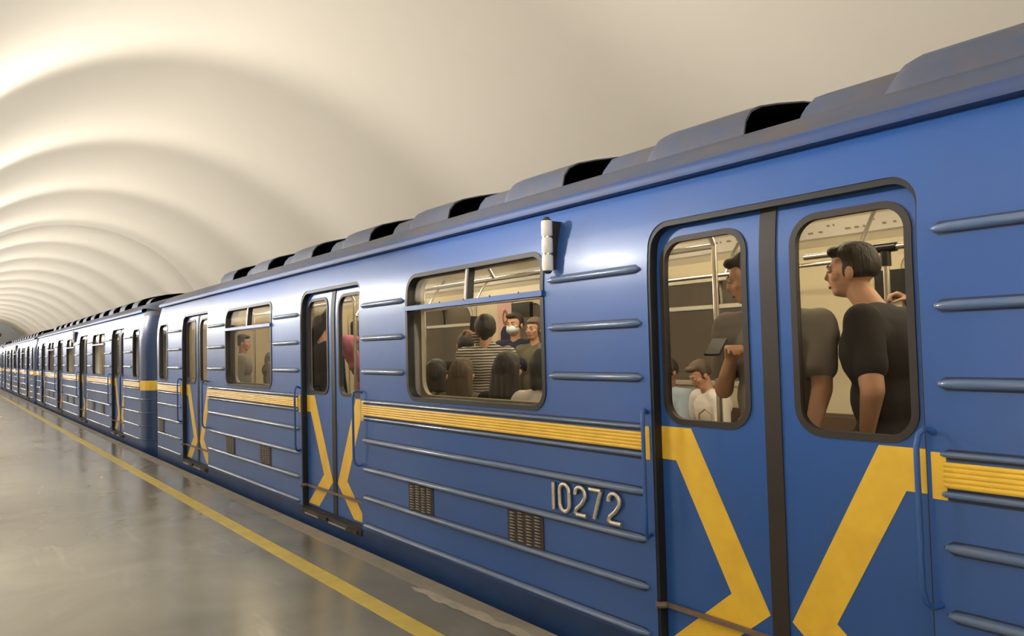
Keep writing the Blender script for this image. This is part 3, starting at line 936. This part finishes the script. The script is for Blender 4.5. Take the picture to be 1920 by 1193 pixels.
# ---------------------------------------------------------------- passengers
def skin_mat(name, c): return mat(name, c, 0.5, spec=0.35)
M_SKIN = skin_mat('skin_fair', (0.54, 0.31, 0.205))
M_SKIN2 = skin_mat('skin_tan', (0.36, 0.19, 0.12))
M_EYEW = mat('eye_white', (0.42, 0.38, 0.34), 0.3)
M_IRIS = mat('iris_dark', (0.02, 0.014, 0.01), 0.2)
M_LIP = mat('lips', (0.30, 0.10, 0.08), 0.5)
def hairm(name, c): return mat(name, c, 0.6, noise_amt=0.8, noise_scale=30, col2=tuple(x * 1.9 for x in c), stretch=(1, 1, .15), bump=0.5, bump_scale=60)
M_HDARK = hairm('hair_dark_brown', (0.018, 0.013, 0.010))
M_HBLACK = hairm('hair_black', (0.008, 0.007, 0.007))
M_HBROWN = hairm('hair_brown', (0.07, 0.045, 0.026))
M_HRED = hairm('hair_auburn', (0.12, 0.045, 0.025))
def cloth(name, c, **k): return mat(name, c, 0.85, spec=0.2, **k)
C_GREY = cloth('cloth_grey', (0.23, 0.215, 0.195))
C_DARK = cloth('cloth_charcoal', (0.030, 0.028, 0.030))
C_BLACK = cloth('cloth_black', (0.012, 0.012, 0.014))
C_NAVY = cloth('cloth_navy', (0.018, 0.022, 0.045))
C_WHITE = cloth('cloth_white', (0.62, 0.60, 0.58))
C_LBLUE = cloth('cloth_light_blue', (0.32, 0.40, 0.50))
C_JEANS = cloth('cloth_jeans', (0.04, 0.055, 0.10))
C_TEAL = cloth('cloth_slate', (0.09, 0.115, 0.125))
C_PINK = cloth('cloth_pink', (0.50, 0.17, 0.24))
C_OLIVE = cloth('cloth_olive', (0.12, 0.11, 0.075))
C_BEIGE = cloth('cloth_beige', (0.40, 0.34, 0.25))
C_MASK = cloth('mask_pale_blue', (0.62, 0.72, 0.76))
def stripes():
    m = cloth('cloth_striped', (0.5, 0.48, 0.44)); nt = m.node_tree; b = nt.nodes['Principled BSDF']
    tc = nt.nodes.new('ShaderNodeTexCoord'); wv = nt.nodes.new('ShaderNodeTexWave')
    wv.wave_type = 'BANDS'; wv.bands_direction = 'Z'; wv.inputs['Scale'].default_value = 14.0; wv.inputs['Distortion'].default_value = 1.4
    wv.inputs['Detail'].default_value = 1.0
    nt.links.new(tc.outputs['Object'], wv.inputs['Vector'])
    rp = nt.nodes.new('ShaderNodeValToRGB'); e = rp.color_ramp.elements
    e[0].position = .40; e[0].color = (.05, .042, .04, 1); e[1].position = .55; e[1].color = (.50, .47, .42, 1)
    nt.links.new(wv.outputs['Fac'], rp.inputs[0]); nt.links.new(rp.outputs[0], b.inputs['Base Color'])
    return m
C_STRIPE = stripes()

def remeshed(mb, voxel, smooth_it=3, name='m'):
    me = mb.mesh(); recalc(me)
    o = bpy.data.objects.new('tmp', me); COL.objects.link(o)
    r = o.modifiers.new('r', 'REMESH'); r.mode = 'VOXEL'; r.voxel_size = voxel
    if smooth_it:
        sm = o.modifiers.new('s', 'SMOOTH'); sm.iterations = smooth_it; sm.factor = 0.5
    dg = bpy.context.evaluated_depsgraph_get()
    out = bpy.data.meshes.new_from_object(o.evaluated_get(dg))
    bpy.data.objects.remove(o)
    out.name = name
    out.shade_smooth()
    out.materials.clear()
    return out

def ik(a, b, l1, l2, pole):
    """elbow/knee position; shortens the reach if the target is too far"""
    a = Vector(a); b = Vector(b); d = b - a; L = d.length
    mx = (l1 + l2) * .995
    if L > mx: b = a + d * (mx / L); d = b - a; L = mx
    n = d.normalized(); x = (l1 * l1 - l2 * l2 + L * L) / (2 * L)
    h = math.sqrt(max(0, l1 * l1 - x * x)); p = Vector(pole); p = (p - n * p.dot(n))
    p = p.normalized() if p.length > 1e-4 else Vector((0, 0, 1))
    return a + n * x + p * h, b

def hand_into(mb, wrist, d, n, side, curl=0.5, s=1.0):
    """palm, four unequal bent fingers and a thumb leaving the side of the palm"""
    d = Vector(d).normalized(); n = Vector(n); n = (n - d * n.dot(d)).normalized(); w = d.cross(n) * side
    wrist = Vector(wrist)
    pc = wrist + d * .045 * s
    for k in (-1, -.33, .33, 1):
        mb.cap(wrist + d * .012 * s + w * .016 * k * s, .016 * s, wrist + d * .078 * s + w * .029 * k * s, .0125 * s, 10)
    for i, (k, L) in enumerate(((1.05, .068), (.36, .078), (-.34, .073), (-1.0, .058))):
        p = wrist + d * (.082 - .004 * abs(k)) * s + w * .029 * k * s; a = 0.0
        for j, seg in enumerate((.45, .32, .23)):
            a += curl * (0.75 if j == 0 else 0.95)
            dd = d * math.cos(a) + n * math.sin(a)
            q = p + dd * L * seg * s
            mb.cap(p, (.0092 - .0008 * j) * s, q, (.0086 - .0010 * j) * s, 8); p = q
    p = wrist + d * .022 * s + w * .026 * s; dd = (w * .75 + d * .55 + n * .35).normalized()
    q = p + dd * .034 * s; mb.cap(p, .013 * s, q, .0105 * s, 8)
    dd2 = (w * .25 + d * .75 + n * (.35 + .4 * curl)).normalized(); q2 = q + dd2 * .030 * s; mb.cap(q, .0105 * s, q2, .0095 * s, 8)
    q3 = q2 + (dd2 + n * .3).normalized() * .022 * s; mb.cap(q2, .0095 * s, q3, .008 * s, 8)

def person(name_label, loc, face, H=1.75, sit=False, head_yaw=0.0, head_pitch=0.0, lean=0.0, shirt=C_DARK, sleeves='long', pants=C_JEANS,
           hair=M_HDARK, hair_style='short', skin=M_SKIN, hands=(None, None), seat=.69, build=1.0, grp='passengers in the carriage',
           curl=(.35, .35), voxel=.0085, face_detail=True, elbow_out=0.0, feet_z=.22, mask=False, palm=(None, None), head_shift=(0, 0)):
    """loc = ground point under the pelvis (world); face = direction the body looks, degrees from +x.
    hands = world targets for the (left, right) wrist or None for hanging / resting"""
    s = H / 1.75
    root = empty('person', loc, name_label, 'person', grp)
    R = Matrix.Rotation(math.radians(face) - PI / 2, 3, 'Z')          # local +y looks along face
    toL = lambda p: R.inverted() @ (Vector(p) - Vector(loc))
    root.rotation_euler = (0, 0, math.radians(face) - PI / 2)
    zf = feet_z - loc[2]
    zp = (seat - loc[2] + .085 * s) if sit else (zf + .93 * s)
    pel = Vector((0, 0, zp))
    up_ = Vector((0, math.sin(lean), math.cos(lean))); 
    chest = pel + up_ * .335 * s; neck = pel + up_ * .535 * s
    side = Vector((1, 0, 0))
    sh = {-1: pel + up_ * .475 * s - side * .185 * s * build, 1: pel + up_ * .475 * s + side * .185 * s * build}
    Hq = Matrix.Rotation(math.radians(head_yaw), 3, 'Z') @ Matrix.Rotation(math.radians(head_pitch), 3, 'X')
    hd = neck + up_ * .045 * s + Hq @ Vector((0, .018, .115)) * s + R.inverted() @ Vector((head_shift[0], head_shift[1], 0))
    body = MB(); top = MB(); low = MB()
    b_ = build
    rot = Matrix.Rotation(-lean, 3, 'X')
    # trunk
    def trunk(mb, g):
        mb.ell(pel + up_ * .0, (.160 * s * b_ + g, .110 * s * b_ + g, .115 * s + g), rot=rot)
        mb.ell(pel + up_ * .16 * s, (.140 * s * b_ + g, .100 * s * b_ + g, .16 * s + g), rot=rot)
        mb.ell(chest + up_ * .02 * s, (.160 * s * b_ + g, .112 * s * b_ + g, .17 * s + g), rot=rot)
        for k in (-1, 1): mb.cap(neck - up_ * .045 * s + side * k * .04 * s, .050 * s + g, sh[k] - up_ * .012 * s, .056 * s + g)
        mb.cap(sh[-1] - up_ * .05 * s, .062 * s + g, sh[1] - up_ * .05 * s, .062 * s + g)
    trunk(body, 0); trunk(top, .021)
    body.cap(neck - up_ * .05 * s, .056 * s, hd - Hq @ Vector((0, .015, .06)) * s, .052 * s)
    # head
    def hp(x, y, z): return hd + Hq @ Vector((x, y, z)) * s
    body.ell(hp(0, -.014, .022), (.074 * s, .093 * s, .090 * s), rot=Hq)
    body.ell(hp(0, .022, -.030), (.060 * s, .066 * s, .080 * s), rot=Hq)
    body.cap(hp(-.022, .050, -.082), .022 * s, hp(.022, .050, -.082), .022 * s)
    body.cap(hp(0, .080, .012), .0085 * s, hp(0, .094, -.022), .0125 * s)
    body.cap(hp(-.035, .077, .018), .010 * s, hp(.035, .077, .018), .010 * s)
    for k in (-1, 1):
        body.ell(hp(k * .046, .052, -.022), (.020 * s, .022 * s, .020 * s), 10, 8)
        body.ell(hp(k * .081, -.008, -.012), (.010 * s, .020 * s, .032 * s), 10, 8, rot=Hq)
    # legs
    for k in (-1, 1):
        hip = pel + side * k * .088 * s * b_ - up_ * .03 * s
        if sit:
            knee = Vector((k * .10 * s, .44 * s, zp + .01)); ank = Vector((k * .10 * s, .46 * s, zf + .08))
        else:
            knee = Vector((k * .095 * s, .015, zf + .48 * s)); ank = Vector((k * .10 * s, -.02, zf + .085 * s))
        for mb, g in ((body, 0), (low, .016)):
            mb.cap(hip, .082 * s * b_ + g, knee, .054 * s + g); mb.cap(knee, .052 * s + g, ank + Vector((0, 0, .02)), .036 * s + g * 1.3)
        body.cap(ank, .036 * s, Vector((ank.x, ank.y - .03, zf + .035)), .034 * s); body.cap(Vector((ank.x, ank.y, zf + .04)), .036 * s, Vector((ank.x + k * .015, ank.y + .14 * s, zf + .030)), .029 * s)
    low.ell(pel, (.160 * s * b_ + .018, .110 * s * b_ + .018, .115 * s + .018), rot=rot)
    # arms (kept slimmer than a broad trunk)
    b_ = min(b_, 1.08)
    wr = {}
    for i, k in enumerate((-1, 1)):
        l1, l2 = .285 * s, .255 * s
        if hands[i] is not None: tgt = toL(hands[i]); pole = Vector((k * (.5 + elbow_out), -.25, -.9))
        elif sit: tgt = Vector((k * .09, .30 * s, zp + .12)); pole = Vector((k * .6, -.3, -.7))
        else: tgt = sh[k] + Vector((k * .05, .05, -.535 * s)); pole = Vector((k * .3, -1, 0))
        elb, wri = ik(sh[k], tgt, l1, l2, pole); wr[k] = wri
        body.cap(sh[k], .051 * s * b_, elb, .040 * s * b_); body.cap(elb, .040 * s * b_, wri, .0265 * s)
        d = (wri - elb).normalized()
        n = toL(Vector(loc) + Vector(palm[i])) if palm[i] else (Vector((0, 0, -1)) if abs(d.z) < .6 else Vector((-k, 0, 0)))
        hand_into(body, wri - d * .005, d, n, 1 if k > 0 else -1, curl[i], s)
        g = .020
        if sleeves == 'long': top.cap(sh[k], .055 * s * b_ + g, elb, .042 * s * b_ + g); top.cap(elb, .042 * s * b_ + g, wri - d * .02, .029 * s + g)
        else:
            q = sh[k] + (elb - sh[k]) * .66; top.cap(sh[k], .050 * s * b_ + g, q, .048 * s * b_ + g * .9)
    bo = link('body', remeshed(body, voxel, 2, 'body'), root, skin)
    nm = 'jacket' if sleeves == 'long' else 'shirt'
    link(nm, remeshed(top, .011, 5, nm), root, shirt)
    link('trousers', remeshed(low, .014, 4, 'trousers'), root, pants)
    sh_ = MB()
    for k in (-1, 1):
        ax = k * .10 * s; ay = (.46 * s if sit else -.02)
        sh_.cap((ax, ay - .03, zf + .045), .046 * s, (ax + k * .015, ay + .14 * s, zf + .037), .038 * s)
    link('shoes', remeshed(sh_, .014, 2, 'shoes'), root, C_BLACK)
    # hair
    hb = MB()
    def hair_shell(rx, ry, rz, c, cutz=.30):
        m_ = MB(); m_.ell((0, 0, 0), (1, 1, 1), 28, 18)
        vs = []
        for v in m_.v:
            v = Vector(v); f = 1.0
            face_ = max(0.0, min(1.0, (v.y - .25) / .3)) * max(0.0, min(1.0, (cutz + .25 - v.z) / .3))
            lowc = max(0.0, min(1.0, (-.45 - v.z) / .25)) * (1 if hair_style == 'short' else 0)
            f -= .26 * max(face_, lowc)
            f += .045 * noise.noise(v * 3.1 + Vector(loc)) + .02 * noise.noise(v * 9)
            vs.append(hp(c[0] + v.x * rx * f, c[1] + v.y * ry * f, c[2] + v.z * rz * f))
        hb.add(vs, m_.f)
    if hair_style == 'short':
        hair_shell(.085, .106, .108, (0, -.016, .024))
        hb.ell(hp(.01, .058, .088), (.058 * s, .034 * s, .026 * s), rot=Hq)
    else:
        hair_shell(.092, .112, .108, (0, -.018, .020), .25)
    if hair_style == 'long':
        for k in (-1, -.33, .33, 1):
            hb.cap(hp(k * .052, -.045 - .02 * (1 - abs(k)), .01), .052 * s, hp(k * .070, -.070, -.17), .050 * s)
            hb.cap(hp(k * .070, -.070, -.17), .050 * s, hp(k * .062, -.062, -.34), .032 * s)
    if hair_style == 'bob':
        for k in (-1, -.33, .33, 1): hb.cap(hp(k * .055, -.040, .01), .052 * s, hp(k * .068, -.050, -.115), .040 * s)
    if hair_style == 'bun':
        hb.ell(hp(0, -.085, .085), (.042 * s, .042 * s, .040 * s))
        hb.cap(hp(0, -.05, -.03), .055 * s, hp(0, -.05, -.07), .035 * s)
    link('hair', remeshed(hb, .0075, 1, 'hair'), root, hair)
    if face_detail:
        for k in (-1, 1):
            e = MB(); e.ell(hp(k * .031, .0775, .004), (.0125 * s, .0095 * s, .0080 * s), 12, 8, rot=Hq); eo = e.build('eye', M_EYEW, root, 60)
            e = MB(); e.ell(hp(k * .031, .0850, .004), (.0055 * s, .003 * s, .0058 * s), 10, 6, rot=Hq); e.build('iris', M_IRIS, eo, 60)
            e = MB(); e.cap(hp(k * .015, .088, .024), .0042 * s, hp(k * .045, .078, .027), .0032 * s); e.build('eyebrow', hair, root, 60)
        e = MB(); e.cap(hp(-.020, .076, -.062), .0050 * s, hp(.020, .076, -.062), .0050 * s); e.ell(hp(0, .082, -.062), (.014 * s, .006 * s, .0075 * s), rot=Hq)
        e.build('mouth', M_LIP, root, 60)
    if mask:
        e = MB(); m_ = MB(); m_.ell((0, 0, 0), (1, 1, 1), 20, 14)
        vs = [hp(v[0] * .064, .034 + v[1] * .078, -.046 + v[2] * .052) for v in m_.v]; e.add(vs, m_.f)
        mm = e.build('face_mask', C_MASK, root, 60)
    return root, {k: R @ wr[k] + Vector(loc) for k in wr}

def gadget(name, label, cat, loc, size, rot, m_, lens=None):
    mb = MB(); x, y, z = (v / 2 for v in size); mb.box(-x, x, -y, y, -z, z)
    me = mb.mesh(); bm = bmesh.new(); bm.from_mesh(me); bmesh.ops.bevel(bm, geom=bm.edges[:], offset=min(size) * .3, segments=2, affect='EDGES'); bm.to_mesh(me); bm.free()
    smooth(me, 50)
    o = link(name, me, None, m_); o.location = loc; o.rotation_euler = rot
    tag(o, label, cat)
    if lens:
        mb = MB(); mb.box(-x * .88, x * .88, -y - .0015, -y + .001, -z * .9, z * .9); link('screen', mb.mesh(), o, lens)
    return o

FZ = .22
# beside the big door
p1, w1 = person('man in dark charcoal t-shirt in side profile behind the right-hand pane of the big door', (-1.64, .58, FZ), 192, H=1.90, head_yaw=8, lean=.10, head_shift=(-.10, 0), build=1.38, sleeves='short', shirt=C_DARK,
                hair=M_HDARK, pants=C_BLACK, hands=((-1.66, .34, 1.26), None), palm=((0, 1, 0), None), voxel=.007)
p2, w2 = person('man in grey t-shirt behind the middle post of the big door, looking at his phone', (-2.13, .40, FZ), 290, H=1.90, head_yaw=-78, head_pitch=-12, head_shift=(-.055, -.02), sleeves='short',
                shirt=C_GREY, pants=C_BLACK, hair=M_HDARK, hands=((-1.85, .22, 1.24), (-2.20, .17, 1.60)), curl=(.3, .8), build=1.06, voxel=.007, elbow_out=-.3)
# window between the two doors
p3, _ = person('person in slate jacket behind the profile man, arm raised to the pole', (-1.50, 1.30, FZ), 150, H=1.82, shirt=C_TEAL, hands=(None, (-1.86, 1.22, 1.86)), curl=(.3, 1.1), hair=M_HDARK, hair_style='short')
p4, _ = person('seated person in white shirt, head bowed over a bag, in the left door pane', (-3.93, 2.28, FZ), 250, H=1.68, sit=True, head_pitch=-28, lean=.16, shirt=C_WHITE, sleeves='short', hair=M_HBROWN,
               pants=C_BEIGE, hair_style='short')
p5, _ = person('seated person in light blue shirt at the left edge of the left door pane', (-4.42, 2.28, FZ), 268, H=1.66, sit=True, head_pitch=-10, shirt=C_LBLUE, hair=M_HDARK, pants=C_JEANS, skin=M_SKIN2)
p6, w6 = person('woman in striped shirt with dark hair seen from behind, holding up a phone', (-5.12, .82, FZ), 135, H=1.74, shirt=C_STRIPE, hair=M_HDARK, hair_style='bun', hands=((-5.22, .78, 1.78), (-5.3, 1.05, 1.35)),
                curl=(.9, .4), voxel=.007, pants=C_BLACK, elbow_out=-.5)
p7, _ = person('short dark-haired person in black jacket left of the striped shirt', (-5.66, .98, FZ), 160, H=1.60, shirt=C_BLACK, hair=M_HBLACK, hair_style='short')
p8, _ = person('man in dark jacket wearing a pale blue face mask', (-6.28, 2.02, FZ), 292, H=1.82, shirt=C_NAVY, hair=M_HDARK, mask=True, hands=((-6.0, 1.80, 1.55), (-6.25, 1.72, 1.58)), curl=(.8, .8))
p9, _ = person('brown-haired person next to the masked man, at the window edge', (-5.95, 2.02, FZ), 282, H=1.76, shirt=C_OLIVE, hair=M_HBROWN, hair_style='bob')
SEAT = .72
p10, _ = person('seated passenger with dark hair, leftmost head at the bottom of the wide window', (-5.22, .40, FZ), 112, H=1.70, sit=True, seat=SEAT, shirt=C_BLACK, hair=M_HDARK, hair_style='bob', face_detail=False)
p11, _ = person('seated passenger with long brown hair seen from behind in the wide window', (-4.84, .40, FZ), 112, H=1.72, sit=True, seat=SEAT, shirt=C_OLIVE, hair=M_HBROWN, hair_style='long', face_detail=False)
p12, _ = person('seated passenger with long dark hair, largest head from behind in the wide window', (-4.26, .40, FZ), 108, H=1.80, sit=True, seat=SEAT, shirt=C_BLACK, hair=M_HDARK, hair_style='long', face_detail=False)
p13, _ = person('seated dark-haired passenger in white top at the right end of the wide window', (-3.83, .40, FZ), 112, H=1.86, sit=True, seat=SEAT, shirt=C_WHITE, sleeves='short', hair=M_HBLACK, hair_style='bob', face_detail=False)
# smaller windows further left
p14, _ = person('person in black top reaching up, behind the left pane of the second door', (-7.75, .50, FZ), 120, H=1.86, shirt=C_BLACK, hair=M_HDARK, hands=((-7.72, .60, 2.14), None), curl=(1.0, .3))
p15, _ = person('person in pink top with raised hands, behind the right pane of the second door', (-7.35, .85, FZ), 200, H=1.70, shirt=C_PINK, hair=M_HRED, hair_style='bob', hands=((-7.35, .72, 1.80), (-7.45, .62, 1.72)), curl=(.7, .7))
p16, _ = person('passenger in olive coat seen through the left wide window', (-10.2, .95, FZ), 300, H=1.76, shirt=C_OLIVE, hair=M_HBROWN)
p17, _ = person('seated passenger in white top at the lower right of the left wide window', (-9.05, .40, FZ), 92, H=1.66, sit=True, seat=SEAT, shirt=C_BEIGE, hair=M_HBROWN, hair_style='bob', face_detail=False)
p18, _ = person('passenger in grey top standing at the left side of the left wide window', (-10.75, .60, FZ), 60, H=1.74, shirt=C_GREY, hair=M_HDARK)

# things in hands, on laps and on backs
gadget('phone', 'dark phone in the hand of the man in the grey t-shirt', 'phone', w2[1] + Vector((-.06, -.035, .05)), (.075, .010, .15), (math.radians(-60), 0, math.radians(20)), M_SCREEN, None)
gadget('phone', 'white phone held up against the pole behind the right door pane', 'phone', (-1.80, 1.16, 1.93), (.075, .010, .15), (0, .1, 0.2), M_WHITE, None)
gadget('phone', 'dark phone raised by the woman in the striped shirt', 'phone', w6[-1] + Vector((-.03, .02, .09)), (.075, .010, .15), (0, .1, .8), M_SCREEN, None)
gadget('phone', 'white phone in the hands of the masked man', 'phone', (-6.12, 1.66, 1.60), (.075, .012, .15), (.5, .2, .2), M_WHITE, None)
def bag(loc):
    t = empty('tote_bag', loc, 'tan bag on the lap of the seated person in white', 'bag')
    mb = MB(); mb.box(-.15, .15, -.07, .07, 0, .25); me = mb.mesh(); bm = bmesh.new(); bm.from_mesh(me); bmesh.ops.bevel(bm, geom=bm.edges[:], offset=.025, segments=3, affect='EDGES'); bm.to_mesh(me); bm.free(); smooth(me, 50)
    link('bag_body', me, t, cloth('bag_tan', (.36, .24, .12)))
    mb = MB(); mb.tube([(-.07, 0, .24), (-.06, 0, .33), (0, 0, .37), (.06, 0, .33), (.07, 0, .24)], .009, 8); mb.build('handle', C_BEIGE, t, 50)
bag((-3.72, 1.86, .80))
def backpack(loc, rz):
    t = empty('backpack', loc, 'black backpack on the back of the man in the charcoal t-shirt', 'backpack', None, rz)
    mb = MB(); mb.ell((0, 0, .25), (.15, .10, .27), 20, 14); mb.ell((0, -.06, .16), (.12, .07, .14), 16, 10)
    link('pack_body', remeshed(mb, .012, 3, 'pack'), t, C_BLACK)
    mb = MB(); mb.tube([(-.10, -.128, .20), (-.04, -.142, .245), (.04, -.142, .25), (.10, -.128, .21)], .004, 6); mb.build('zip', M_METAL, t, 50)
    for k in (-1, 1):
        mb = MB(); mb.tube([(k * .08, .07, .46), (k * .09, .16, .50), (k * .10, .25, .44), (k * .10, .26, .30), (k * .09, .12, .12)], .015, 8, sq=(1, .5)); mb.build('strap', C_BLACK, t, 50)
backpack((-1.41, .62, 1.24), math.radians(186) - PI / 2)

# fittings on the far wall of the numbered carriage
def wall_part(name, x0, x1, z0, z1, m_, d=.03, parent=CARS[0]):
    mb = MB(); y = W - .118; mb.box(x0 - XC0, x1 - XC0, y - d, y, z0, z1); return mb.build(name, m_, parent, 0)
wall_part('screen', -2.72, -2.36, 1.95, 2.15, M_SCREEN, .05)
wall_part('screen', -7.02, -6.68, 2.02, 2.19, M_SCREEN, .05)
po = wall_part('poster', -7.36, -7.06, 1.60, 2.22, mat('poster_pink', (.50, .30, .27), .5), .008)
mb = MB(); y = W - .118 - .0095
def fig(pts, m_, nm):
    mb = MB(); vs = [(a - XC0, y, b) for a, b in pts]; mb.add(vs, [tuple(range(len(pts)))]); o = mb.build(nm, m_, po, 0, fix=False)
fig([(-7.30, 1.62), (-7.10, 1.62), (-7.10, 1.86), (-7.16, 1.93), (-7.24, 1.93), (-7.30, 1.86)], C_NAVY, 'poster_dress')
fig([(-7.20 + .055 * math.cos(a * PI / 8), 2.03 + .10 * math.sin(a * PI / 8)) for a in range(16)], M_HRED, 'poster_hair')
y -= .001
fig([(-7.20 + .032 * math.cos(a * PI / 8), 2.035 + .05 * math.sin(a * PI / 8)) for a in range(16)], M_SKIN, 'poster_face')
# pole with a T-joint in the standing space by the big door
t = MB(); t.tube([(-2.02 - XC0, 1.30, .22), (-2.02 - XC0, 1.30, 2.14)], .017, 12); t.tube([(-2.5 - XC0, 1.30, 2.16), (-1.3 - XC0, 1.30, 2.16)], .017, 12)
po2 = t.build('standing_pole', M_METAL, CARS[0], 50)
t = MB(); t.tube([(-2.02 - XC0, 1.30, 2.06), (-2.02 - XC0, 1.30, 2.14)], .027, 12); t.tube([(-2.08 - XC0, 1.30, 2.16), (-1.96 - XC0, 1.30, 2.16)], .026, 12); t.build('pole_joint', M_SCREEN, po2, 50)
